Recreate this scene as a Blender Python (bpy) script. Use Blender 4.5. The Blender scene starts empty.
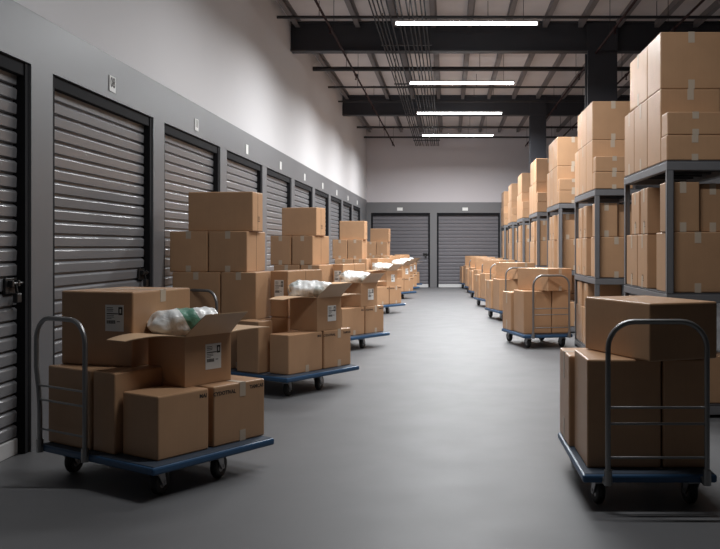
import bpy, bmesh, math, random
from mathutils import Vector, Matrix, noise
random.seed(7)
sc = bpy.context.scene
C = sc.collection
PI = math.pi

# ------------------------------------------------------------------ materials
def new_mat(name):
    m = bpy.data.materials.new(name); m.use_nodes = True
    nt = m.node_tree; b = nt.nodes['Principled BSDF']
    return m, nt, b

def simple(name, col, rough=.5, metal=0.0, noise_amt=0.0, scale=8.0, bump=0.0, spec=.5):
    m, nt, b = new_mat(name)
    b.inputs['Base Color'].default_value = (*col, 1)
    b.inputs['Roughness'].default_value = rough
    b.inputs['Metallic'].default_value = metal
    b.inputs['Specular IOR Level'].default_value = spec
    tc = nt.nodes.new('ShaderNodeTexCoord')
    n = nt.nodes.new('ShaderNodeTexNoise'); n.inputs['Scale'].default_value = scale
    n.inputs['Detail'].default_value = 5
    nt.links.new(tc.outputs['Object'], n.inputs['Vector'])
    if noise_amt:
        mx = nt.nodes.new('ShaderNodeMix'); mx.data_type = 'RGBA'
        mx.inputs[6].default_value = tuple(c*(1-noise_amt) for c in col) + (1,)
        mx.inputs[7].default_value = tuple(min(1, c*(1+noise_amt)) for c in col) + (1,)
        nt.links.new(n.outputs['Fac'], mx.inputs[0]); nt.links.new(mx.outputs[2], b.inputs['Base Color'])
    if bump:
        bp = nt.nodes.new('ShaderNodeBump'); bp.inputs['Strength'].default_value = bump
        bp.inputs['Distance'].default_value = .01
        nt.links.new(n.outputs['Fac'], bp.inputs['Height']); nt.links.new(bp.outputs['Normal'], b.inputs['Normal'])
    return m

def cardboard(name, col):
    m, nt, b = new_mat(name)
    L = nt.links
    tc = nt.nodes.new('ShaderNodeTexCoord'); oi = nt.nodes.new('ShaderNodeObjectInfo')
    n = nt.nodes.new('ShaderNodeTexNoise'); n.inputs['Scale'].default_value = 5; n.inputs['Detail'].default_value = 6
    L.new(tc.outputs['Object'], n.inputs['Vector'])
    mp = nt.nodes.new('ShaderNodeMapping'); mp.inputs['Scale'].default_value = (60, 60, 1.5)
    L.new(tc.outputs['Object'], mp.inputs['Vector'])
    n2 = nt.nodes.new('ShaderNodeTexNoise'); n2.inputs['Scale'].default_value = 2
    L.new(mp.outputs['Vector'], n2.inputs['Vector'])
    mx = nt.nodes.new('ShaderNodeMix'); mx.data_type = 'RGBA'
    mx.inputs[6].default_value = tuple(c*.88 for c in col) + (1,)
    mx.inputs[7].default_value = tuple(c*1.12 for c in col) + (1,)
    ad = nt.nodes.new('ShaderNodeMath'); ad.operation = 'MULTIPLY_ADD'
    L.new(n2.outputs['Fac'], ad.inputs[0]); ad.inputs[1].default_value = .35
    L.new(n.outputs['Fac'], ad.inputs[2])
    sb = nt.nodes.new('ShaderNodeMath'); sb.operation = 'SUBTRACT'; sb.inputs[1].default_value = .17
    L.new(ad.outputs[0], sb.inputs[0]); L.new(sb.outputs[0], mx.inputs[0])
    hs = nt.nodes.new('ShaderNodeHueSaturation')
    mr = nt.nodes.new('ShaderNodeMapRange'); mr.inputs[3].default_value = .88; mr.inputs[4].default_value = 1.1
    L.new(oi.outputs['Random'], mr.inputs[0]); L.new(mr.outputs[0], hs.inputs['Value'])
    L.new(mx.outputs[2], hs.inputs['Color']); L.new(hs.outputs['Color'], b.inputs['Base Color'])
    b.inputs['Roughness'].default_value = .40
    b.inputs['Specular IOR Level'].default_value = .5
    bp = nt.nodes.new('ShaderNodeBump'); bp.inputs['Strength'].default_value = .15; bp.inputs['Distance'].default_value = .004
    L.new(n.outputs['Fac'], bp.inputs['Height']); L.new(bp.outputs['Normal'], b.inputs['Normal'])
    return m

def emit(name, col, s):
    m, nt, b = new_mat(name)
    b.inputs['Base Color'].default_value = (*col, 1)
    b.inputs['Emission Color'].default_value = (*col, 1)
    b.inputs['Emission Strength'].default_value = s
    return m

M = {}
M['card'] = cardboard('cardboard', (.50, .295, .165))
M['inner'] = cardboard('cardboard_inner', (.62, .42, .26))
M['tape'] = simple('packing_tape', (.54, .44, .34), .5)
M['paper'] = simple('label_paper', (.80, .80, .78), .55, noise_amt=.05)
M['ink'] = simple('ink', (.03, .025, .022), .6)
M['seam'] = simple('carton_seam', (.16, .09, .05), .8)
M['band'] = simple('grey_wall_paint', (.155, .155, .162), .4, noise_amt=.05, scale=1.2)
M['white'] = simple('white_wall_paint', (.66, .65, .66), .75, noise_amt=.04, scale=.9)
M['backw'] = simple('back_wall_paint', (.60, .57, .59), .8, noise_amt=.05, scale=.8)
M['dark_paint'] = simple('dark_wall_paint', (.10, .10, .105), .7, noise_amt=.05, scale=1)
M['ceil'] = simple('ceiling_insulation', (.66, .61, .60), .9, noise_amt=.1, scale=2.5)
M['purlin'] = simple('purlin_steel', (.20, .18, .18), .6, .2)
M['beam'] = simple('beam_paint', (.024, .025, .032), .6, noise_amt=.15, scale=3)
M['pipe'] = simple('dark_pipe', (.03, .028, .03), .5, .3)
M['conduit'] = simple('conduit', (.05, .05, .055), .85, spec=.15)
M['redpipe'] = simple('sprinkler_pipe', (.03, .012, .012), .8, spec=.15)
M['slat'] = simple('door_slat_steel', (.205, .205, .215), .31, .12, noise_amt=.06, scale=2, spec=.75)
M['slat2'] = simple('rear_door_slat_steel', (.155, .15, .165), .4, .1, noise_amt=.06, scale=2)
M['guide'] = simple('door_guide', (.009, .009, .011), .8, spec=.2)  # dark guide colour, deepened to paint in the shadow of the door recess
M['bottombar'] = simple('door_bottom_bar', (.62, .62, .62), .4)
M['black'] = simple('black_metal', (.012, .012, .013), .4)
M['rack'] = simple('rack_steel', (.19, .19, .20), .45, .15, noise_amt=.1, scale=6)
M['rackdark'] = simple('rack_shelf_deck', (.05, .05, .055), .6)
M['blue'] = simple('blue_cart_rim', (.028, .085, .18), .4, noise_amt=.1, scale=10)
M['deckmat'] = simple('deck_mat', (.035, .05, .075), .7, noise_amt=.2, scale=30)
M['steel'] = simple('tube_steel', (.30, .30, .30), .35, .8)
M['rubber'] = simple('wheel_rubber', (.012, .012, .012), .6)
M['hub'] = simple('wheel_hub', (.3, .3, .31), .35, .7)
M['lampbody'] = simple('lamp_housing', (.5, .5, .5), .5)
M['lamp'] = emit('lamp_diffuser', (.965, .985, 1), 24)
LAMP_W = [52, 90, 250, 275, 275, 275]; SPREAD = 165

def floor_mat():
    m, nt, b = new_mat('polished_concrete')
    L = nt.links
    tc = nt.nodes.new('ShaderNodeTexCoord')
    n = nt.nodes.new('ShaderNodeTexNoise'); n.inputs['Scale'].default_value = .7; n.inputs['Detail'].default_value = 8
    n.inputs['Roughness'].default_value = .6
    L.new(tc.outputs['Object'], n.inputs['Vector'])
    mx = nt.nodes.new('ShaderNodeMix'); mx.data_type = 'RGBA'
    mx.inputs[6].default_value = (.118, .118, .122, 1); mx.inputs[7].default_value = (.152, .152, .157, 1)
    L.new(n.outputs['Fac'], mx.inputs[0]); L.new(mx.outputs[2], b.inputs['Base Color'])
    mr = nt.nodes.new('ShaderNodeMapRange'); mr.inputs[3].default_value = .46; mr.inputs[4].default_value = .58
    n2 = nt.nodes.new('ShaderNodeTexNoise'); n2.inputs['Scale'].default_value = 3; n2.inputs['Detail'].default_value = 6
    L.new(tc.outputs['Object'], n2.inputs['Vector'])
    L.new(n2.outputs['Fac'], mr.inputs[0]); L.new(mr.outputs[0], b.inputs['Roughness'])
    b.inputs['Specular IOR Level'].default_value = .4
    return m
M['floor'] = floor_mat()

def bag_mat(name, green, amount):
    m, nt, b = new_mat(name)
    L = nt.links
    tc = nt.nodes.new('ShaderNodeTexCoord')
    mp = nt.nodes.new('ShaderNodeMapping'); mp.inputs['Rotation'].default_value = (0, .6, .5)
    L.new(tc.outputs['Object'], mp.inputs['Vector'])
    w = nt.nodes.new('ShaderNodeTexVoronoi'); w.inputs['Scale'].default_value = 7.5
    L.new(mp.outputs['Vector'], w.inputs['Vector'])
    sep = nt.nodes.new('ShaderNodeSeparateColor'); L.new(w.outputs['Color'], sep.inputs[0])
    if amount < .345 and green[0] < .3:   # broad printed band round the middle of the roll
        sx = nt.nodes.new('ShaderNodeSeparateXYZ'); L.new(tc.outputs['Object'], sx.inputs[0])
        k = nt.nodes.new('ShaderNodeMath'); k.operation = 'MULTIPLY_ADD'; k.inputs[1].default_value = .55
        L.new(sx.outputs[2], k.inputs[0]); L.new(sx.outputs[0], k.inputs[2])
        c = nt.nodes.new('ShaderNodeMath'); c.operation = 'COMPARE'; c.inputs[1].default_value = .035; c.inputs[2].default_value = .042
        L.new(k.outputs[0], c.inputs[0]); band = c
    else: band = None
    gt = nt.nodes.new('ShaderNodeMath'); gt.operation = 'GREATER_THAN'; gt.inputs[1].default_value = 1-amount
    L.new(sep.outputs[0], gt.inputs[0])
    mx = nt.nodes.new('ShaderNodeMix'); mx.data_type = 'RGBA'
    mx.inputs[6].default_value = (.80, .81, .80, 1); mx.inputs[7].default_value = (*green, 1)
    last = mx
    L.new(gt.outputs[0], mx.inputs[0])
    if band:
        mx.inputs[7].default_value = (.42, .48, .46, 1)
        m2 = nt.nodes.new('ShaderNodeMix'); m2.data_type = 'RGBA'; m2.inputs[7].default_value = (*green, 1)
        L.new(mx.outputs[2], m2.inputs[6]); L.new(band.outputs[0], m2.inputs[0]); last = m2
    L.new(last.outputs[2], b.inputs['Base Color'])
    b.inputs['Roughness'].default_value = .28
    n = nt.nodes.new('ShaderNodeTexNoise'); n.inputs['Scale'].default_value = 22; n.inputs['Detail'].default_value = 4
    n.inputs['Distortion'].default_value = 1.2
    L.new(tc.outputs['Object'], n.inputs['Vector'])
    bp = nt.nodes.new('ShaderNodeBump'); bp.inputs['Strength'].default_value = .5; bp.inputs['Distance'].default_value = .012
    L.new(n.outputs['Fac'], bp.inputs['Height']); L.new(bp.outputs['Normal'], b.inputs['Normal'])
    return m
M['bag_green'] = bag_mat('plastic_bag_green_print', (.12, .30, .22), .34)
M['bag_grey'] = bag_mat('plastic_bag_grey_print', (.50, .54, .53), .35)

# ------------------------------------------------------------------ mesh helpers
class MB:
    def __init__(s): s.v = []; s.f = []; s.m = []; s.mats = []; s.smooth = []
    def mi(s, mat):
        if mat not in s.mats: s.mats.append(mat)
        return s.mats.index(mat)
    def add(s, vs, fs, mat, sm=False):
        o = len(s.v); k = s.mi(mat)
        s.v += [tuple(v) for v in vs]
        for f in fs: s.f.append([i+o for i in f]); s.m.append(k); s.smooth.append(sm)
    def box(s, x0, x1, y0, y1, z0, z1, mat, bev=0.0):
        if bev:
            bm = bmesh.new(); bmesh.ops.create_cube(bm, size=1)
            for v in bm.verts:
                v.co = Vector(((x0+x1)/2+v.co.x*(x1-x0), (y0+y1)/2+v.co.y*(y1-y0), (z0+z1)/2+v.co.z*(z1-z0)))
            bmesh.ops.bevel(bm, geom=bm.edges[:]+bm.verts[:], offset=bev, segments=2, profile=.5, affect='EDGES')
            bm.verts.index_update()
            s.add([v.co for v in bm.verts], [[v.index for v in f.verts] for f in bm.faces], mat)
            bm.free(); return
        vs = [(x, y, z) for x in (x0, x1) for y in (y0, y1) for z in (z0, z1)]
        s.add(vs, [(0,1,3,2),(4,6,7,5),(0,4,5,1),(2,3,7,6),(0,2,6,4),(1,5,7,3)], mat)
    def tube(s, pts, r, mat, seg=10, cap=True):
        pts = [Vector(p) for p in pts]; n = len(pts); vs = []; fs = []
        up = None
        for i, p in enumerate(pts):
            t = (pts[min(i+1, n-1)]-pts[max(i-1, 0)]).normalized()
            if up is None:
                up = Vector((0, 0, 1)) if abs(t.z) < .9 else Vector((1, 0, 0))
            a = t.cross(up)
            if a.length < 1e-4: a = t.cross(Vector((0, 1, 0)))
            a.normalize(); b = a.cross(t).normalized(); up = b
            for k in range(seg):
                an = 2*PI*k/seg
                vs.append(p+a*math.cos(an)*r+b*math.sin(an)*r)
        for i in range(n-1):
            for k in range(seg):
                k2 = (k+1) % seg
                fs.append((i*seg+k, i*seg+k2, (i+1)*seg+k2, (i+1)*seg+k))
        s.add(vs, fs, mat, True)
        if cap:
            s.add(vs[:seg], [tuple(range(seg))], mat); s.add(vs[-seg:], [tuple(range(seg))[::-1]], mat)
    def quad(s, a, b, c, d, mat): s.add([a, b, c, d], [(0, 1, 2, 3)], mat)
    def mesh(s, name):
        me = bpy.data.meshes.new(name); me.from_pydata(s.v, [], s.f)
        for m in s.mats: me.materials.append(m)
        for p, k, sm in zip(me.polygons, s.m, s.smooth): p.material_index = k; p.use_smooth = sm
        bm = bmesh.new(); bm.from_mesh(me); bmesh.ops.recalc_face_normals(bm, faces=bm.faces[:]); bm.to_mesh(me); bm.free()
        me.update(); return me
    def build(s, name, parent=None):
        return link(name, s.mesh(name), parent)

def link(name, me, parent=None):
    o = bpy.data.objects.new(name, me); C.objects.link(o)
    if parent is not None: o.parent = parent
    return o
def thing(name, label, cat, loc=(0, 0, 0), rz=0, group=None):
    o = bpy.data.objects.new(name, None); C.objects.link(o)
    o.empty_display_size = .1
    o.location = loc; o.rotation_euler = (0, 0, rz)
    o['label'] = label; o['category'] = cat
    if group: o['group'] = group
    return o
def tag(o, label, cat, group=None):
    o['label'] = label; o['category'] = cat
    if group: o['group'] = group
    return o
def struct(o): o['kind'] = 'structure'; return o
def copy_tree(o, parent=None):
    c = o.copy(); C.objects.link(c); c.parent = parent
    for ch in list(o.children): copy_tree(ch, c)
    return c

ORD = ['nearest', 'second', 'third', 'fourth', 'fifth', 'sixth', 'seventh']

# ------------------------------------------------------------------ room
XL, XR, YN, YB, ZC, ZBAND, ZDOOR = -2.65, 6.0, -3.0, 28.0, 5.09, 2.8, 2.46
W, PITCH, Y0 = 1.98, 2.28, 5.82
m = MB(); m.box(XL-.4, XR+.3, YN-.3, YB+.4, -.2, 0, M['floor']); struct(m.build('floor'))
m = MB(); m.box(XL-.4, XR+.3, YN-.3, YB+.4, ZC, ZC+.1, M['ceil']); struct(m.build('ceiling'))
# left wall: painted band with openings for the roller doors
left_doors = [Y0+PITCH*k for k in range(-3, 10)]
left_doors = [y for y in left_doors if y+W < YB-.02]
m = MB()
m.box(XL-.4, XL, YN, YB, ZDOOR, ZBAND, M['band'])
prev = YN
for y in left_doors:
    m.box(XL-.4, XL, prev, y, 0, ZDOOR, M['band']); prev = y+W
m.box(XL-.4, XL, prev, YB, 0, ZDOOR, M['band'])
struct(m.build('wall_left'))
m = MB(); m.box(XL-.4, XL-.012, YN, YB, ZBAND, ZC, M['white']); struct(m.build('wall_left_upper'))
# back wall
bd = [(-2.51, -.61), (-.39, 1.64)]
m = MB()
m.box(XL-.4, XR, YB, YB+.4, 2.40, 2.74, M['band'])
m.box(XL-.4, bd[0][0], YB, YB+.4, 0, 2.40, M['band'])
m.box(bd[0][1], bd[1][0], YB, YB+.4, 0, 2.40, M['band'])
m.box(bd[1][1], XR, YB, YB+.4, 0, 2.40, M['band'])
struct(m.build('wall_back'))
m = MB(); m.box(XL-.4, XR, YB+.012, YB+.4, 2.74, ZC, M['backw']); struct(m.build('wall_back_upper'))
m = MB(); m.box(XR, XR+.3, YN, YB, 0, ZC, M['dark_paint']); struct(m.build('wall_right'))
m = MB(); m.box(XL-.4, XR+.3, YN-.3, YN, 0, ZC, M['dark_paint']); struct(m.build('wall_front'))

def door(n, w, h, mat, pitch, latch_x, origin, rz, rec=.09):
    """roller door built in local x (width) / z, facing -y, then placed"""
    root = bpy.data.objects.new('door_%d' % n, None); C.objects.link(root); struct(root)
    root.location = origin; root.rotation_euler = (0, 0, rz)
    gd = .055
    # curtain with pressed ribs
    cur = MB(); prof = []; z = .10
    while z < h-.005:
        p = pitch
        for dz, dy in ((0, 0), (.006, 0), (.011, -.022), (p-.024, -.026), (p-.019, -.024), (p-.012, -.017), (p-.007, -.009), (p-.004, 0)):
            if z+dz < h: prof.append((rec+dy, z+dz))
        z += p
    prof.append((rec, h))
    vs = []; fs = []
    for (y, zz) in prof: vs += [(gd*.6, y, zz), (w-gd*.6, y, zz)]
    for i in range(len(prof)-1): fs.append((2*i, 2*i+1, 2*i+3, 2*i+2))
    k = len(vs)
    vs += [(gd*.6, rec+.05, .10), (w-gd*.6, rec+.05, .10), (w-gd*.6, rec+.05, h), (gd*.6, rec+.05, h)]
    fs.append((k, k+1, k+2, k+3))
    cur.add(vs, fs, mat); cur.build('curtain', root)
    b = MB(); b.box(gd*.6, w-gd*.6, rec-.03, rec+.05, .0, .10, M['bottombar'], .006)
    b.box(gd*.6, w-gd*.6, rec-.028, rec+.05, .0, .012, M['rubber']); b.build('bottom_bar', root)
    for x0, x1 in ((0, gd), (w-gd, w)):
        g = MB(); g.box(x0, x1, .0+.012, rec+.06, 0, h-.001, M['guide'], .003); g.build('guide_rail', root)
    g = MB(); g.box(gd, w-gd, .02, rec+.06, h-.085, h-.001, M['guide'], .004); g.build('shaded_header_hood', root)  # header hood in near-black: recess shadow above the curtain put into its colour
    if latch_x is not None:
        l = MB(); lz = 1.06; yy = rec-.030
        l.box(latch_x-.07, latch_x+.07, yy-.014, yy+.004, lz-.05, lz+.05, M['black'], .004)
        l.tube([(latch_x-.03, yy-.03, lz+.015), (latch_x+.14, yy-.03, lz+.015)], .011, M['black'])
        for xx in (latch_x-.03, latch_x+.045):
            l.box(xx-.012, xx+.012, yy-.042, yy, lz-.005, lz+.035, M['black'], .003)
        l.tube([(latch_x+.02, yy-.03, lz+.01), (latch_x+.02, yy-.04, lz-.05)], .008, M['black'])
        l.box(latch_x-.01, latch_x+.05, yy-.055, yy-.025, lz-.105, lz-.045, M['black'], .006)
        l.build('latch', root)
    return root
n = 1
for y in left_doors:
    # rotz +90: local x -> world +Y, local -y -> world +X
    door(n, W, ZDOOR, M['slat'], .092, W-.16, (XL, y, 0), PI/2); n += 1
for i, (a, b_) in enumerate(bd):
    r = door(n, b_-a, 2.40, M['slat2'], .115, (b_-a-.16) if i == 0 else None, (a, YB, 0), 0); n += 1

def text_mesh(txt, size, mat, ext=.0008):
    cu = bpy.data.curves.new('t', 'FONT'); cu.body = txt; cu.size = size; cu.extrude = ext; cu.offset = size*.025
    cu.align_x = 'CENTER'; cu.align_y = 'CENTER'; cu.resolution_u = 2
    o = bpy.data.objects.new('t', cu); C.objects.link(o)
    dg = bpy.context.evaluated_depsgraph_get(); dg.update()
    me = bpy.data.meshes.new_from_object(o.evaluated_get(dg))
    me.materials.clear(); me.materials.append(mat)
    bpy.data.objects.remove(o); bpy.data.curves.remove(cu)
    return me

# unit number plates
for k, y in enumerate(left_doors):
    if y < 3: continue
    yc = y+W*.5+.03
    s = MB(); s.box(-.062, .062, -.006, 0, -.062, .062, M['paper'], .0015)
    idx = k-left_doors.index(next(t for t in left_doors if t > 5))+1
    if idx < 1: lab = 'small white number plate above the roller door nearest the camera'
    else: lab = 'small white number plate above the %s roller door left of the aisle' % (
        ['first fully visible', 'second full', 'third full', 'fourth full', 'fifth full', 'sixth full', 'seventh full', 'eighth full', 'ninth full'][idx-1])
    o = thing('number_plate', lab, 'sign', (XL+.001, yc, ZDOOR+.12), PI/2, 'number plates above the left doors')
    s.build('plate', o)
    if idx in (1, 2):
        t = link('printed_number', text_mesh({1: '08', 2: '11'}[idx], .095, M['ink']), o)
        t.rotation_euler = (PI/2, 0, 0); t.location = (0, -.0068, .008); t.scale = (1, 1.15, 1)
for i, x in enumerate((-1.58, .52)):
    s = MB(); s.box(-.09, .09, -.008, 0, -.05, .05, M['paper'], .002)
    tag(s.build('number_plate'), 'small white number plate above the %s door in the back wall' % ['left', 'right'][i], 'sign', 'number plates on the back wall').location = (x, YB-.001, 2.52)

# ------------------------------------------------------------------ ceiling steel
def ibeam(y, lab):
    b = MB(); z0, z1 = 4.59, ZC-.001; hw = .11
    b.box(XL-.01, XR, y-hw, y+hw, z0, z0+.035, M['beam'], .004)
    b.box(XL-.01, XR, y-hw, y+hw, z1-.035, z1, M['beam'], .004)
    b.box(XL-.01, XR, y-.075, y+.075, z0+.03, z1-.03, M['beam'])
    tag(b.build('steel_beam'), lab, 'beam', 'black roof beams')
ibeam(14.7, 'black steel roof beam nearest the camera, crossing behind the first lamp')
ibeam(21.8, 'black steel roof beam farther back, crossing behind the third lamp')
def column(x0, x1, y0, y1, lab):
    b = MB()
    b.box(x0, x1, y0, y0+.035, 0, 4.585, M['beam'], .004)
    b.box(x0, x1, y1-.035, y1, 0, 4.585, M['beam'], .004)
    xm = (x0+x1)/2
    b.box(xm-.12, xm+.12, y0+.03, y1-.03, 0, 4.585, M['beam'])
    b.box(x0-.02, x1+.02, y0-.02, y1+.02, 0, .02, M['beam'])
    o = thing('steel_column', lab, 'column', (0, 0, 0), 0, 'black columns behind the racks')
    b.build('shaft', o)
    c = MB(); c.box(x0-.01, x0+.03, y0-.02, y0, 4.585, ZC-.04, M['beam']); c.box(x1-.03, x1+.01, y0-.02, y0, 4.585, ZC-.04, M['beam'])
    c.box(x0, x1, y0-.012, y0, 4.585, ZC-.04, M['beam']); c.build('gusset_plate', o)
column(2.317, 2.817, 14.56, 14.84, 'wide black steel column nearest the camera, rising behind the racks')
column(2.02, 2.42, 21.66, 21.94, 'smaller looking black steel column farther back, above the distant cartons')

px = [-2.53, -1.52, -.88, -.25, .35, 1.0, 1.62, 2.22, 2.85, 3.5, 4.15, 4.8, 5.45]
for i, x in enumerate(px):
    b = MB(); b.box(x-.055, x+.055, YN, YB, ZC-.012, ZC, M['purlin']); b.box(x-.05, x-.03, YN, YB, ZC-.09, ZC-.01, M['purlin'])
    b.box(x-.05, x+.03, YN, YB, ZC-.10, ZC-.085, M['purlin'])
    where = ['first', 'second', 'third', 'fourth', 'fifth', 'sixth', 'seventh', 'eighth', 'ninth', 'tenth', 'eleventh', 'twelfth', 'thirteenth'][i]
    tag(b.build('roof_purlin'), 'grey roof purlin running along the aisle, %s from the left wall' % where, 'purlin', 'grey roof purlins')
hz = [(13.4, 4.84, .024), (16.95, 4.77, .045), (19.05, 4.80, .022), (20.8, 4.78, .02), (25.0, 4.74, .03), (27.1, 4.72, .028)]
for i, (y, z, r) in enumerate(hz):
    b = MB(); b.tube([(XL, y, z), (XR, y, z)], r, M['pipe'], 8)
    xx = -2.0
    while xx < 5.9:
        b.tube([(xx, y, z+r*.5), (xx, y, ZC)], .006, M['pipe'], 6); xx += 2.6
    lab = ['thin black cross pipe in front of the nearest roof beam', 'thick black cross pipe just behind the nearest roof beam',
           'thin black cross pipe level with the second lamp', 'thin black cross pipe close before the far roof beam',
           'black cross pipe behind the far roof beam', 'black cross pipe closest to the back wall'][i]
    tag(b.build('cross_pipe'), lab, 'pipe', 'black cross pipes')
cx = [-1.06, -1.01, -.95, -.90, -.83, -.72, -.66, -.57, -.51, -.45, -.38, -.33]
for i, x in enumerate(cx):
    b = MB(); b.tube([(x, YN, 4.555), (x, YB, 4.555)], .011, M['conduit'], 6)
    tag(b.build('conduit'), 'thin grey conduit under the roof beams, %s from the left of the bundle' % ['first', 'second', 'third', 'fourth', 'fifth', 'sixth', 'seventh', 'eighth', 'ninth', 'tenth', 'eleventh', 'twelfth'][i], 'conduit', 'conduit bundle under the roof')
hy_ = [2.0, 5.1, 8.2, 11.3, 14.1, 17.5, 20.6, 23.7, 26.8]
for i, y in enumerate(hy_):
    b = MB(); b.box(-1.10, -.28, y-.02, y+.02, 4.568, 4.588, M['pipe'])
    b.box(-1.086, -1.074, y-.006, y+.006, 4.585, ZC, M['pipe']); b.box(-.306, -.294, y-.006, y+.006, 4.585, ZC, M['pipe'])
    tag(b.build('conduit_hanger'), 'black strut hanger carrying the conduit bundle, %s from the camera' % (ORD+['eighth', 'ninth'])[i], 'hanger', 'hangers of the conduit bundle')
for x, lab, r in ((-1.76, 'dark red sprinkler pipe along the ceiling near the left wall', .018), (2.46, 'dark red sprinkler pipe along the ceiling above the racks', .018),
               (3.35, 'dark red sprinkler pipe along the ceiling at the upper right corner', .018)):
    b = MB(); b.tube([(x, YN, 4.55), (x, YB, 4.55)], r, M['redpipe'], 8)
    y = 12.9
    while y < YB:
        b.tube([(x, y-.05, 4.55), (x, y+.05, 4.55)], r+.010, M['redpipe'], 8)
        b.tube([(x, y, 4.55), (x, y, 4.47)], .011, M['redpipe'], 6); b.tube([(x, y, 4.47), (x, y, 4.462)], .022, M['redpipe'], 8)
        b.tube([(x, y+.4, 4.55), (x, y+.4, ZC)], .005, M['pipe'], 6)
        y += 3.55
    tag(b.build('sprinkler_pipe'), lab, 'pipe')

# lamps
LY = [4.75, 8.45, 12.2, 16.65, 20.4, 24.45]
for i, y in enumerate(LY):
    lab = ['linear lamp hanging above the front of the aisle', 'linear lamp hanging between the front one and the first beam', 'longest looking white linear lamp, nearest of the visible ones', 'white linear lamp second from the camera in the aisle row',
           'white linear lamp third from the camera in front of the far beam', 'white linear lamp farthest back, close to the back wall'][i]
    o = thing('linear_lamp', lab, 'lamp', (.245, y, 4.42), 0, 'linear ceiling lamps')
    h = MB(); h.box(-1.0, 1.0, -.036, .036, .031, .06, M['lampbody'], .004)
    h.box(-1.005, -.985, -.034, .034, -.006, .06, M['lampbody']); h.box(.985, 1.005, -.034, .034, -.006, .06, M['lampbody']); h.build('housing', o)
    d = MB()
    seg = 10; vs = []; fs = []
    for xx in (-.985, .985):
        for k in range(seg+1):
            a = PI+PI*k/seg; vs.append((xx, .028*math.cos(a), .03+.034*math.sin(a)))
    for k in range(seg): fs.append((k, k+1, seg+2+k, seg+1+k))
    d.add(vs, fs, M['lamp'], True); d.build('diffuser', o)
    la = bpy.data.lights.new('tube_light', 'AREA'); la.shape = 'RECTANGLE'; la.size = 1.95; la.size_y = .05
    la.energy = LAMP_W[i]; la.spread = math.radians(SPREAD); la.color = (.965, .985, 1)
    lo = bpy.data.objects.new('tube_light', la); C.objects.link(lo); lo.parent = o; lo.location = (0, 0, -.008)
    for xx in (-.8, .8):
        r_ = MB(); r_.tube([(xx, 0, .055), (xx, 0, ZC-4.42)], .004, M['pipe'], 6); r_.build('suspension_rod', o)

# ------------------------------------------------------------------ cartons
cache = {}
def carton_mesh(w, d, h):
    k = ('c', w, d, h)
    if k in cache: return cache[k]
    bm = bmesh.new()
    bmesh.ops.create_cube(bm, size=1)
    for v in bm.verts: v.co = Vector((v.co.x*w, v.co.y*d, (v.co.z+.5)*h))
    bmesh.ops.bevel(bm, geom=bm.edges[:]+bm.verts[:], offset=.009, segments=2, profile=.5, affect='EDGES')
    me = bpy.data.meshes.new('carton_body'); bm.to_mesh(me); bm.free()
    me.materials.append(M['card']); cache[k] = me; return me
def tape_mesh(w, d, h, axis, lap=.07, tw=.05):
    """(top tape, bottom tape), each lapping over two faces"""
    k = ('t', w, d, h, axis, lap)
    if k in cache: return cache[k]
    e = .0016; L = (d if axis == 'y' else w)/2; t = tw/2
    lap = min(lap, h*.3); out = []
    for top in (True, False):
        b = MB()
        def bx(a0, a1, z0, z1):
            if axis == 'y': b.box(-t, t, a0, a1, z0, z1, M['tape'])
            else: b.box(a0, a1, -t, t, z0, z1, M['tape'])
        if top: bx(-L-e, L+e, h-.0005, h+e)
        else: bx(-L-e, L+e, -.0003, .0008)
        for sgn in (-1, 1):
            a = sorted((sgn*(L-.0005), sgn*(L+e)))
            if top: bx(a[0], a[1], h-lap, h+e)
            else: bx(a[0], a[1], -.0003, lap*.85)
        out.append(b.mesh('packing_tape'))
    cache[k] = out; return out
def seam_mesh(w, d, h, axis):
    k = ('s', w, d, h, axis)
    if k in cache: return cache[k]
    b = MB(); e = .0008
    if axis == 'y': b.box(w/2-.001, w/2+e, -.0025, .0025, .006, h-.006, M['seam'])
    else: b.box(-.0025, .0025, -d/2-e, -d/2+.001, .006, h-.006, M['seam'])
    me = b.mesh('side_seam'); cache[k] = me; return me
def label_parts(root, face, w, d, h, cx, cz, lw=.115, lh=.15):
    """printed paper label on face 'f' (-y) or 'r' (+x)"""
    if 'lab' not in cache:
        b = MB(); b.box(-.5, .5, -.0018, .0004, -.5, .5, M['paper']); cache['lab'] = b.mesh('shipping_label')
        b = MB(); rr = random.Random(3)
        y0, y1 = -.0024, -.0017
        z = .40
        for rown in range(3):
            b.box(-.42, -.42+.30+.12*rr.random(), y0, y1, z-.022, z, M['ink']); z -= .062
        z -= .03
        b.box(-.42, .2, y0, y1, z-.04, z, M['ink']); z -= .085
        for rown in range(3):
            b.box(-.42, -.42+.25+.25*rr.random(), y0, y1, z-.018, z, M['ink']); z -= .055
        z -= .02
        x = -.42
        while x < .05:
            ww = .012+.022*rr.random(); b.box(x, x+ww, y0, y1, z-.13, z, M['ink']); x += ww+.016
        b.box(.14, .30, y0, y1, z-.06, z-.03, M['ink'])
        b.box(.22, .44, y0, y1, .12, .42, M['ink'])
        b.box(.29, .37, y0-.0005, y1, .19, .35, M['paper'])
        cache['ink'] = b.mesh('printed_lines')
    o = link('shipping_label', cache['lab'], root); o['label'] = 'white paper shipping label with dark print'
    q = link('printed_lines', cache['ink'], o)
    o.scale = (lw, 1, lh)
    if face == 'f': o.location = (cx, -d/2, cz)
    else: o.location = (w/2, cx, cz); o.rotation_euler = (0, 0, PI/2)
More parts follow.
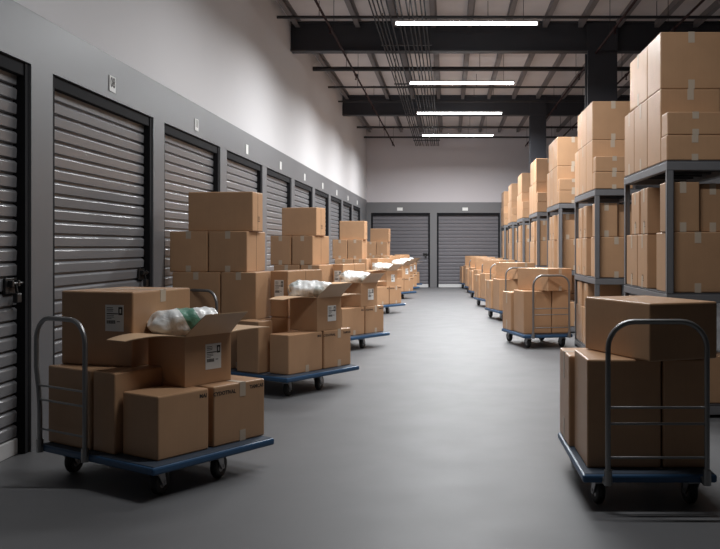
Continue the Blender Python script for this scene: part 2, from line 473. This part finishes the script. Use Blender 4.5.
def mark_parts(root, face, w, d, h, cx, cz, s=.05):
    if 'mark' not in cache:
        b = MB(); y0, y1 = -.0012, .0004
        for xx in (-.25, .25):
            b.box(xx-.05, xx+.05, y0, y1, -.3, .2, M['ink'])
            b.add([(xx-.17, y0, .15), (xx+.17, y0, .15), (xx, y0, .5)], [(0, 1, 2)], M['ink'])
        b.box(-.5, .5, y0, y1, -.5, -.4, M['ink'])
        cache['mark'] = b.mesh('printed_mark')
    o = link('printed_mark', cache['mark'], root); o['label'] = 'dark printed this-way-up arrows'
    o.scale = (s, 1, s)
    if face == 'f': o.location = (cx, -d/2, cz)
    else:
        o.location = (w/2 if face == 'r' else -w/2, cx, cz); o.rotation_euler = (0, 0, PI/2 if face == 'r' else -PI/2)
def word_part(root, face, w, d, h, cx, cz, txt, size=.032):
    k = 'w'+txt
    if k not in cache: cache[k] = text_mesh(txt, size, M['ink'])
    o = link('printed_word', cache[k], root)
    if face == 'f': o.location = (cx, -d/2-.0003, cz); o.rotation_euler = (PI/2, 0, 0)
    else: o.location = (w/2+.0003, cx, cz); o.rotation_euler = (PI/2, 0, PI/2)

def carton(lab, x, y, z, w, d, h, rz=0.0, tape='y', seam=True, group=None, lap=.07):
    """x,y = centre of the base"""
    w, d, h = round(w, 3), round(d, 3), round(h, 3)
    o = thing('cardboard_carton', lab, 'carton', (x, y, z), rz, group)
    link('carton_body', carton_mesh(w, d, h), o)
    if tape:
        for me in tape_mesh(w, d, h, tape, lap): link('packing_tape', me, o)
    if seam: link('side_seam', seam_mesh(w, d, h, tape or 'y'), o)
    o['dim'] = (w, d, h)
    return o

def open_carton(lab, x, y, z, w, d, h, rz, group=None):
    """walls with thickness and four folded-out flaps"""
    t = .006
    o = thing('open_carton', lab, 'carton', (x, y, z), rz, group)
    b = MB()
    b.box(-w/2, w/2, -d/2, d/2, 0, t, M['card'])
    b.box(-w/2, w/2, -d/2, -d/2+t, 0, h, M['card']); b.box(-w/2, w/2, d/2-t, d/2, 0, h, M['card'])
    b.box(-w/2, -w/2+t, -d/2+t, d/2-t, 0, h, M['card']); b.box(w/2-t, w/2, -d/2+t, d/2-t, 0, h, M['card'])
    b.build('carton_body', o)
    def flap(hinge0, hinge1, out, length, ang, curl, lean=0.0, taper=0.0):
        a, c = Vector(hinge0), Vector(hinge1); out = Vector(out); dr = (c-a).normalized()
        N = 8; f = MB(); vs = []; p = Vector((0, 0)); an = ang
        prof = [(0, 0)]
        for i in range(N):
            p = p+Vector((math.cos(an), math.sin(an)))*length/N; an += curl/N; prof.append((p.x, p.y))
        for i, (q, zz) in enumerate(prof):
            tt = i/N; ins = .012*tt
            for base, s_ in ((a, 1), (c, -1)):
                pt = base+dr*s_*(ins+(taper*tt if s_ < 0 else 0))+out*q+Vector((0, 0, zz))+dr*lean*tt
                vs.append(pt); vs.append(pt+Vector((0, 0, t*.8)))
        fs = []
        for i in range(N):
            k = 4*i
            fs += [(k, k+2, k+6, k+4), (k+1, k+5, k+7, k+3), (k, k+4, k+5, k+1), (k+2, k+3, k+7, k+6)]
        fs += [(0, 1, 3, 2), (4*N, 4*N+2, 4*N+3, 4*N+1)]
        f.add(vs, fs, M['inner']); f.build('flap', o)
    R = math.radians
    # -y side (towards the aisle mouth), -x side (left), +x side raised, +y side flat
    flap((-w/2, -d/2, h), (w/2, -d/2, h), (0, -1, 0), .275, R(9), R(-26), -.015, .13)
    flap((-w/2, d/2, h), (-w/2, -d/2, h), (-1, 0, 0), .10, R(70), R(-5), 0)
    flap((w/2, -d/2, h), (w/2, d/2, h), (1, 0, 0), .175, R(48), R(-6), .03)
    flap((w/2, d/2, h), (-w/2, d/2, h), (0, 1, 0), .33, R(4), R(-8), 0)
    o['dim'] = (w, d, h)
    return o

def bag_mesh(seed, mat, L=.40, R=.1):
    N, K = 72, 48; vs = []; fs = []
    rr = random.Random(seed); ph = rr.random()*6
    for i in range(N+1):
        s = -1+2*i/N
        prof = (1-abs(s)**6)**.45 if abs(s) < 1 else 0
        # a roll folded from three lobes, tied flat at the ends
        for k in range(K):
            th = 2*PI*k/K
            lobes = 1+.06*math.cos(3*th+ph+1.8*s)+.035*math.cos(5*th-2.2*s+ph)
            wr = .03*math.sin(8*s+2.5*math.sin(th*2+ph))+.02*math.sin(23*s+3*math.cos(th+ph))*(.4+abs(s))
            r = R*prof*(lobes+wr)
            y = r*1.18*math.cos(th); z = r*.86*math.sin(th)
            x = s*L/2*(1+.07*math.cos(th*2+ph)*abs(s))
            nz = noise.noise(Vector((x*14+seed, y*14, z*14)))*.013+noise.noise(Vector((x*35+seed, y*35, z*35)))*.005
            if prof > 0: y += nz*math.cos(th); z += nz*math.sin(th)
            z -= .014*(s*s)
            vs.append((x, y, z))
    for i in range(N):
        for k in range(K):
            k2 = (k+1) % K; fs.append((i*K+k, i*K+k2, (i+1)*K+k2, (i+1)*K+k))
    b = MB(); b.add(vs, fs, mat, True); return b.mesh('plastic_bag')

# ------------------------------------------------------------------ carts
DH = .18
def bend_path(p0, p1, H, rc, lean=0.0, seg=7):
    p0, p1 = Vector(p0), Vector(p1); d = (p1-p0).normalized(); up = Vector((0, 0, 1))
    pts = [p0, p0+up*.10, p0+up*(H*.35)]
    if lean: pts = [p0, p0+up*H*.30, p0+up*H*.45-d*lean*.3, p0+up*H*.62-d*lean]
    base0 = p0-d*lean
    c = base0+up*(H-rc)+d*rc
    for k in range(seg+1):
        a = PI-PI/2*k/seg; pts.append(c+d*math.cos(a)*rc+up*math.sin(a)*rc)
    c = p1+up*(H-rc)-d*rc
    for k in range(seg+1):
        a = PI/2-PI/2*k/seg; pts.append(c+d*math.cos(a)*rc+up*math.sin(a)*rc)
    pts += [p1+up*H*.35, p1]
    return pts

def make_cart(lab, loc, rz, x0, x1, y0, y1, hx0, hx1, hy, lean=0.0, group=None, axis_rot=0.0, casters=None):
    o = thing('platform_cart', lab, 'cart', loc, rz, group)
    b = MB(); b.box(x0, x1, y0, y1, DH-.045, DH-.004, M['blue'], .012); b.build('deck', o)
    b = MB(); b.box(x0+.012, x1-.012, y0+.012, y1-.012, DH-.006, DH-.0005, M['deckmat'], .002); b.build('deck_mat', o)
    ins = .10; wr = .068
    if hy < 0 and x0 < 0: casters = [(-.10, .10), (-.10, .50), (x0+.12, .12), (x0+.12, y1-.12)]
    spots = casters or [(x0+ins, y0+ins), (x1-ins, y0+ins), (x0+ins, y1-ins), (x1-ins, y1-ins)]
    for i, (cx_, cy_) in enumerate(spots):
        f = MB()
        f.box(-.045, .045, -.045, .045, DH-.052, DH-.045, M['hub'])
        f.tube([(0, 0, DH-.052), (0, 0, DH-.066)], .028, M['hub'], 12)
        for sx in (-.028, .028):
            # tapered fork leg
            vs = []
            for xx in (sx-.003, sx+.003):
                vs += [(xx, -.030, DH-.062), (xx, .030, DH-.062), (xx, .045, .050), (xx, .015, .050)]
            f.add(vs, [(0,1,2,3),(7,6,5,4),(0,4,5,1),(1,5,6,2),(2,6,7,3),(3,7,4,0)], M['hub'])
        f.box(-.031, .031, -.030, .030, DH-.066, DH-.060, M['hub'])
        f.tube([(-.034, .03, wr), (.034, .03, wr)], .008, M['hub'], 8)
        fo = f.build('caster', o); fo.location = (cx_, cy_, 0); fo.rotation_euler = (0, 0, axis_rot)
        w = MB()
        prof = [(-.019, .034), (-.021, .05), (-.020, .061), (-.012, .068), (.012, .068), (.020, .061), (.021, .05), (.019, .034)]
        seg = 28; vs = []; fs = []
        for k in range(seg):
            a = 2*PI*k/seg
            for (xx, r) in prof: vs.append((xx, r*math.cos(a)+.03, r*math.sin(a)+wr))
        n_ = len(prof)
        for k in range(seg):
            k2 = (k+1) % seg
            for j in range(n_-1): fs.append((k*n_+j, k*n_+j+1, k2*n_+j+1, k2*n_+j))
        w.add(vs, fs, M['rubber'], True)
        w.tube([(-.0165, .03, wr), (.0165, .03, wr)], .035, M['hub'], 20)
        w.tube([(-.024, .03, wr), (.024, .03, wr)], .014, M['hub'], 12)
        w.build('wheel', fo)
    # push handle
    p0 = (hx0, hy, DH-.03); p1 = (hx1, hy, DH-.03); H = .75 if x0 < 0 else .785
    b = MB(); b.tube(bend_path(p0, p1, H, .13, lean), .0135, M['steel'], 12)
    hd = b.build('push_handle', o)
    for hh in (.09, .255, .335):
        c = MB(); c.tube([(hx0, hy, DH+hh), (hx1, hy, DH+hh)], .0065, M['steel'], 8); c.build('cross_bar', hd)
    for hx in (hx0, hx1):
        c = MB(); c.tube([(hx, hy, DH-.045), (hx, hy, DH+.03)], .020, M['steel'], 12)
        c.box(hx-.022, hx+.022, min(hy, y0)-.0, max(hy, y0)+.006, DH-.043, DH-.012, M['steel'], .003); c.build('handle_socket', hd)
    return o

TH = math.radians(33.5)
U = Vector((-math.cos(TH), math.sin(TH))); V = Vector((math.sin(TH), math.cos(TH)))
def placeL(B, a0, a1, w0, w1):
    c = Vector(B)+U*((a0+a1)/2)+V*((w0+w1)/2); return c.x, c.y, a1-a0, w1-w0

# -------- left, nearest cart
B1 = (-1.5, 4.409)
make_cart('blue platform cart at the lower left with tube handle, nearest on the left', (B1[0], B1[1], 0), -TH, -1.005, 0, 0, .86, -.985, -.56, -.008, .035, 'carts along the left wall', .35)
g1 = 'cartons on the nearest left cart'
def L(B, lab, a0, a1, w0, w1, z0, z1, **k):
    x, y, w, d = placeL(B, a0, a1, w0, w1)
    return carton(lab, x, y, z0, w, d, z1-z0, -TH, **k)
o = L(B1, 'square carton at the front corner of the nearest left cart, under the open one', .09, .385, .10, .44, DH, .518, group=g1, tape=None, seam=False)
def add_side_tape(o, cy, lo=True, hi=False):
    w, d, h = o['dim']
    if lo:
        b = MB(); b.box(w/2-.0005, w/2+.0016, cy-.022, cy+.022, .002, .065, M['tape']); b.build('packing_tape', o)
    if hi:
        b = MB(); b.box(w/2-.0005, w/2+.0016, cy-.022, cy+.022, h-.08, h+.0016, M['tape'])
        b.box(-w/2, w/2+.0016, cy-.022, cy+.022, h-.0005, h+.0016, M['tape']); b.build('packing_tape', o)
word_part(o, 'r', .295, .34, .338, .13, .30, 'MAI', .03)
o = L(B1, 'carton at the aisle end of the nearest left cart with dark printed words', .09, .42, .475, .865, DH, .518, group=g1, tape=None, seam=False)
add_side_tape(o, .02, True, True)
word_part(o, 'r', .33, .39, .338, -.115, .295, 'CYDOTIVAL', .03)
word_part(o, 'r', .33, .39, .338, .13, .302, 'TAMCAS', .028)
L(B1, 'dark carton standing behind the handle of the nearest left cart', .60, 1.0, .05, .47, DH, .62, group=g1, tape=None)
L(B1, 'narrow upright carton between handle and corner carton on nearest left cart', .40, .59, .06, .47, DH, .62, group=g1, tape=None, seam=False)
yg = math.radians(18)
def corner_carton(lab, cx_, cy_, w, d, z0, h, yaw, frm='l', **k):
    """cx,cy = front corner (left 'l' or right 'r'), yaw turns the right side towards the camera"""
    ux, uy = math.cos(yaw), -math.sin(yaw); vx, vy = math.sin(yaw), math.cos(yaw)
    s = 1 if frm == 'l' else -1
    return carton(lab, cx_+s*ux*w/2+vx*d/2, cy_+s*uy*w/2+vy*d/2, z0, w, d, h, -yaw, **k)
o = corner_carton('big carton with a paper label on top of the nearest left cart', -2.255, 5.06, .495, .55, .621, .425, yg, group=g1, tape='x', seam=False)
label_parts(o, 'f', .495, .55, .425, .125, .275, .125, .15)
# open carton with the bag
def open_set(B, a0, w0, lab, blab, mat, seed, rot_b, off=(0, 0), size=.42, z=.518, H=.28, W_=.335):
    x, y, w, d = placeL(B, a0, a0+W_, w0, w0+.335)
    o = open_carton(lab, x, y, z, W_, .335, H, -TH, 'open cartons on the left carts')
    label_parts(o, 'r', W_, .335, H, .035, .155, .115, .145)
    bg = bpy.data.objects.new('plastic_bag', bag_mesh(seed, mat, size)); C.objects.link(bg)
    bg.location = (x+off[0], y+off[1], z+H+.062); bg.rotation_euler = (0, 0, rot_b)
    tag(bg, blab, 'bag', 'white bags on the open cartons')
open_set(B1, .205, .37, 'open carton with raised flaps and white label, nearest to the camera', 'white plastic bag with green print lying on the nearest open carton',
         M['bag_green'], 2, math.radians(24), (-.03, .03), .41, W_=.315)

# -------- left, the repeating carts behind
carts = [  # (B, tall stack?, stack shift x, shift y, bag seed)
    ((-1.385, 7.438), 0.0, 0.0, 5), ((-1.314, 10.67), .03, .0, 9), ((-1.40, 16.5), .17, .1, 12),
    ((-1.36, 21.3), None, 0, 21), ((-1.36, 23.75), .12, .0, 31), ((-1.36, 26.05), None, 0, 41)]
for ci, (B, sx, sy, seed) in enumerate(carts):
    nm = ORD[ci+1]; on = '%s cart from the camera on the left' % nm
    g = 'cartons on the %s left cart' % nm
    make_cart('blue platform cart loaded with cartons, %s from the camera on the left' % nm, (B[0], B[1], 0), -TH, -1.40, 0, 0, .975, -1.385, -.865, -.008, .0, 'carts along the left wall', .35)
    o = L(B, 'square carton at front corner of %s' % on, .10, .33, .12, .56, DH, .53, tape=None, seam=False, group=g)
    add_side_tape(o, .02); word_part(o, 'r', .23, .44, .35, .18, .31, 'MAI', .03)
    o = L(B, 'carton at the aisle end of %s' % on, .10, .43, .585, .965, DH, .53, tape=None, seam=False, group=g)
    add_side_tape(o, .02, True, True)
    word_part(o, 'r', .33, .38, .35, -.115, .305, 'CYDOTIVAL', .028); word_part(o, 'r', .33, .38, .35, .13, .312, 'TAMCAS', .028)
    L(B, 'upright narrow carton on outer edge of %s' % on, .385, .66, .04, .215, DH, .64, tape=None, seam=False, group=g)
    # supports and labelled long carton
    dx, dy = B[0]+1.385, B[1]-7.438
    ya = math.radians(21); gx = [0, .06, .13, 0, .13, 0][ci]; gw = .195 if gx == 0 else .16
    corner_carton('carton beneath the labelled long carton, %s' % on, -1.535+dx+gx, 8.275+dy, gw-.005, .50, DH, .45, ya, 'r', tape=None, seam=False, group=g)
    o = corner_carton('long carton with paper label behind open carton, %s' % on, -1.53+dx+gx, 8.265+dy, gw, .66, .631, .44, ya, 'r', tape=None, seam=True, group=g)
    label_parts(o, 'f', gw, .66, .44, .0, .27, .10, .17)
    open_set(B, .11, .50, 'open carton with raised flaps, %s' % on, 'white plastic bag lying on open carton, %s' % on, M['bag_grey'], seed, math.radians(16+5*math.sin(seed)), (-.045, .05), .42, .53, .305)
    if sx is None: continue
    # tall stack of six or seven cartons at the wall end
    dx += sx; dy += sy; yb = math.radians([8, 18, 6, 0, 5][ci]); q = [1, .80, .80, 1, .84][ci]; qs = -.99*q
    gs = 'tall stack on the %s left cart' % nm
    st = 'tall stack on %s' % on.replace(' from the camera', '')
    for t, (z0, h) in enumerate(((DH, .443), (.6235, .443))):
        tn = ['bottom tier', 'second tier'][t]
        corner_carton('right carton in %s of %s' % (tn, st), -1.775+dx, 8.0+dy, .338*q, .42, z0, h, yb, 'r', group=gs, seam=False)
        corner_carton('left carton in %s of %s' % (tn, st), -1.775+qs*.35+dx, 8.0+math.tan(yb)*.35*q+dy, .465*q, .42, z0, h, yb, 'r', group=gs, seam=False)
    corner_carton('right carton in third tier of %s' % st, -1.87+dx, 8.05+dy, .372*q, .49, 1.067, .38, yb, 'r', group=gs)
    corner_carton('left carton in third tier of %s' % st, -1.87+qs*.385+dx, 8.05+math.tan(yb)*.385*q+dy, .372*q, .49, 1.067, .38, yb, 'r', group=gs)
    o = corner_carton('wide topmost carton of %s' % st, -1.83+dx, 8.11+dy, .635*q, .27, 1.4475, .37, yb, 'r', group=gs, tape=None, seam=True)
    mark_parts(o, 'r', round(.635*q, 3), .27, .37, .02, .12, .055)

# -------- right carts
rc = [((.66, 4.29), 0), ((.95, 11.07), 13), ((.87, 15.2), 12), ((.76, 18.5), 12), ((.70, 21.6), 12), ((.62, 24.1), 10), ((.50, 26.5), 10)]
for ci, ((x, y), ang) in enumerate(rc):
    a = math.radians(ang); nm = ORD[ci]
    on = '%s cart from the camera on the right' % nm
    lab = 'platform cart at the lower right with tube handle towards the camera' if ci == 0 else 'platform cart beside the racks, %s from the camera on the right' % nm
    make_cart(lab, (x, y, 0), a, 0, .665, 0, 1.0, .118, .602, -.035, 0, 'carts beside the racks', .15)
    g = 'cartons on the %s right cart' % nm
    def R(lab, x0, x1, y0, y1, z0, z1, rz=0, **k):
        lx, ly = (x0+x1)/2, (y0+y1)/2
        return carton(lab, x+lx*math.cos(a)-ly*math.sin(a), y+lx*math.sin(a)+ly*math.cos(a), z0, x1-x0, y1-y0, z1-z0, a+rz, group=g, **k)
    R('tall front left carton of the %s' % on, .04, .415, .12, .57, DH, .73, tape=None, seam=False)
    R('tall front right carton of the %s' % on, .425, .655, .12, .57, DH, .73, tape=None, seam=False)
    o = R('tall rear left carton of the %s' % on, .012, .40, .59, .985, DH, .69, tape='x', seam=False, lap=.16)
    R('tall rear right carton of the %s' % on, .415, .655, .59, .985, DH, .69, tape=None, seam=False)
    o = R('large top carton lying askew on the %s' % on, .20, .61, .055, .675, .7315, 1.022, math.radians(22), tape=None if ci == 0 else 'y', seam=False)

# ------------------------------------------------------------------ racks
RX, RW, RLn = 1.657, .62, 1.62
levels = [.10, .95, 1.96]
def make_rack():
    o = thing('storage_rack', '', 'rack')
    for (a, b_) in ((0, 0), (RW, 0), (0, RLn), (RW, RLn)):
        p = MB()
        sx = 1 if a == 0 else -1; sy = 1 if b_ == 0 else -1
        xs = sorted((a, a+sx*.05)); ys = sorted((b_, b_+sy*.05))
        # angle post: two legs of an L with a folded lip
        p.box(xs[0], xs[1], *sorted((b_, b_+sy*.006)), 0, 1.955, M['rack'])
        p.box(*sorted((a, a+sx*.006)), ys[0], ys[1], 0, 1.955, M['rack'])
        p.box(*sorted((a+sx*.044, a+sx*.05)), *sorted((b_, b_+sy*.03)), 0, 1.955, M['rack'])
        p.box(xs[0]-.0, xs[1], ys[0], ys[1], 0, .008, M['rack'])
        p.build('post', o)
    for z in levels:
        for a in (0, RW-.045):
            b = MB(); b.box(a-.002, a+.047, -.002, RLn+.002, z-.075, z-.012, M['rack'], .004); b.build('beam', o)
        for c in (0, RLn-.045):
            b = MB(); b.box(-.003, RW+.003, c-.003, c+.046, z-.076, z-.011, M['rack'], .004); b.build('end_beam', o)
        b = MB(); b.box(.0, RW, 0, RLn, z-.013, z-.001, M['rackdark']); 
        for q in range(1, 6): b.box(.02, RW-.02, RLn*q/6-.02, RLn*q/6+.02, z-.04, z-.012, M['rackdark'])
        b.build('shelf_panel', o)
    return o
# (text, x0,x1,y0,y1,z0,z1,tape, mark)
RC = [
 ('flat carton, lower of two at near end of top shelf', .0, .43, .01, .195, 1.96, 2.153, 'y', 0),
 ('flat carton, upper of two at near end of top shelf', .005, .435, .01, .195, 2.1545, 2.33, 'y', 0),
 ('big lower tier carton of top shelf behind the flat cartons', .0, .47, .205, .655, 1.96, 2.538, 'y', 0),
 ('topmost big carton at near end of top shelf', .0, .485, .205, .655, 2.5395, 2.985, 'y', 0),
 ('middle carton in lower tier of top shelf', .0, .47, .667, 1.17, 1.96, 2.535, 'x', 0),
 ('far carton in lower tier of top shelf', .0, .47, 1.18, 1.60, 1.96, 2.53, 'x', 0),
 ('long carton in upper tier of top shelf, farther end', .0, .47, .667, 1.36, 2.5385, 2.985, 'x', 0),
 ('wide carton in lower tier of middle shelf, near end', .02, .48, .055, .43, .95, 1.415, 'y', 0),
 ('narrow carton in lower tier of middle shelf, centre', .01, .45, .71, 1.08, .95, 1.41, 'x', 1),
 ('carton in lower tier of middle shelf, far end', .01, .45, 1.10, 1.56, .95, 1.41, 'x', 1),
 ('small carton in upper tier of middle shelf, near end', .01, .265, .06, .27, 1.4165, 1.80, 'y', 0),
 ('shaded small carton in upper tier of middle shelf, inner side', .28, .475, .10, .36, 1.4165, 1.79, 'y', 0),
 ('narrow carton in upper tier of middle shelf, centre', .01, .42, .70, .96, 1.4115, 1.80, 'x', 1),
 ('slim carton in upper tier of middle shelf, far end', .01, .42, 1.02, 1.34, 1.4115, 1.79, 'x', 1),
 ('carton at near end of bottom shelf', .02, .50, .055, .50, .10, .465, 'y', 0),
 ('carton in centre of bottom shelf', .01, .46, .56, 1.00, .10, .56, 'x', 0),
 ('carton at far end of bottom shelf', .01, .46, 1.03, 1.56, .10, .56, 'x', 0),
 ('smaller carton stacked in centre of bottom shelf', .01, .42, .62, .93, .5615, .86, 'x', 0),
 ('smaller carton stacked at far end of bottom shelf', .01, .42, 1.08, 1.45, .5615, .86, 'x', 0)]
starts = [6.61, 9.85, 13.1, 16.35, 19.6, 22.85, 26.1]
proto = make_rack(); protos = []
for (txt, x0, x1, y0, y1, z0, z1, tp, mk) in RC:
    o = carton('', (x0+x1)/2, (y0+y1)/2, z0, x1-x0, y1-y0, z1-z0, 0, tape=tp, seam=False, lap=.12 if tp == 'x' else .085)
    if mk: mark_parts(o, 'l', x1-x0, y1-y0, z1-z0, -.02, .09, .06)
    protos.append((o, txt))
for i, ys in enumerate(starts):
    r = proto if i == 0 else copy_tree(proto)
    r.location = (RX, ys, 0)
    r['label'] = 'grey steel storage rack full of cartons, %s from the camera' % ORD[i]; r['group'] = 'storage racks along the right side'
    shift = Vector((RX, ys, 0))
    for j, (p, txt) in enumerate(protos):
        if i == 0: c = p
        else: c = copy_tree(p)
        base = Vector(((RC[j][1]+RC[j][2])/2, (RC[j][3]+RC[j][4])/2, RC[j][5]))
        c.location = base+shift
        c['label'] = '%s, %s rack from the camera' % (txt, ORD[i]); c['group'] = 'cartons on the %s rack' % ORD[i]
for o in bpy.data.objects:
    if 'dim' in o: del o['dim']

# ------------------------------------------------------------------ world, camera, view
w = bpy.data.worlds.new('World'); sc.world = w; w.use_nodes = True
w.node_tree.nodes['Background'].inputs[0].default_value = (.5, .52, .58, 1)
w.node_tree.nodes['Background'].inputs[1].default_value = .05
cam = bpy.data.cameras.new('Camera'); co = bpy.data.objects.new('Camera', cam); C.objects.link(co); sc.camera = co
cam.sensor_fit = 'HORIZONTAL'; cam.sensor_width = 36; cam.lens = 870/720*36
cam.shift_x = (360-449)/720; cam.shift_y = -(274.5-247)/720
cam.clip_start = .05; cam.clip_end = 200
co.location = (0, 0, 1.3); co.rotation_euler = (PI/2, 0, 0)
sc.view_settings.view_transform = 'Standard'; sc.view_settings.look = 'None'; sc.view_settings.gamma = 1
sc.view_settings.exposure = 0.0; sc.view_settings.use_curve_mapping = False
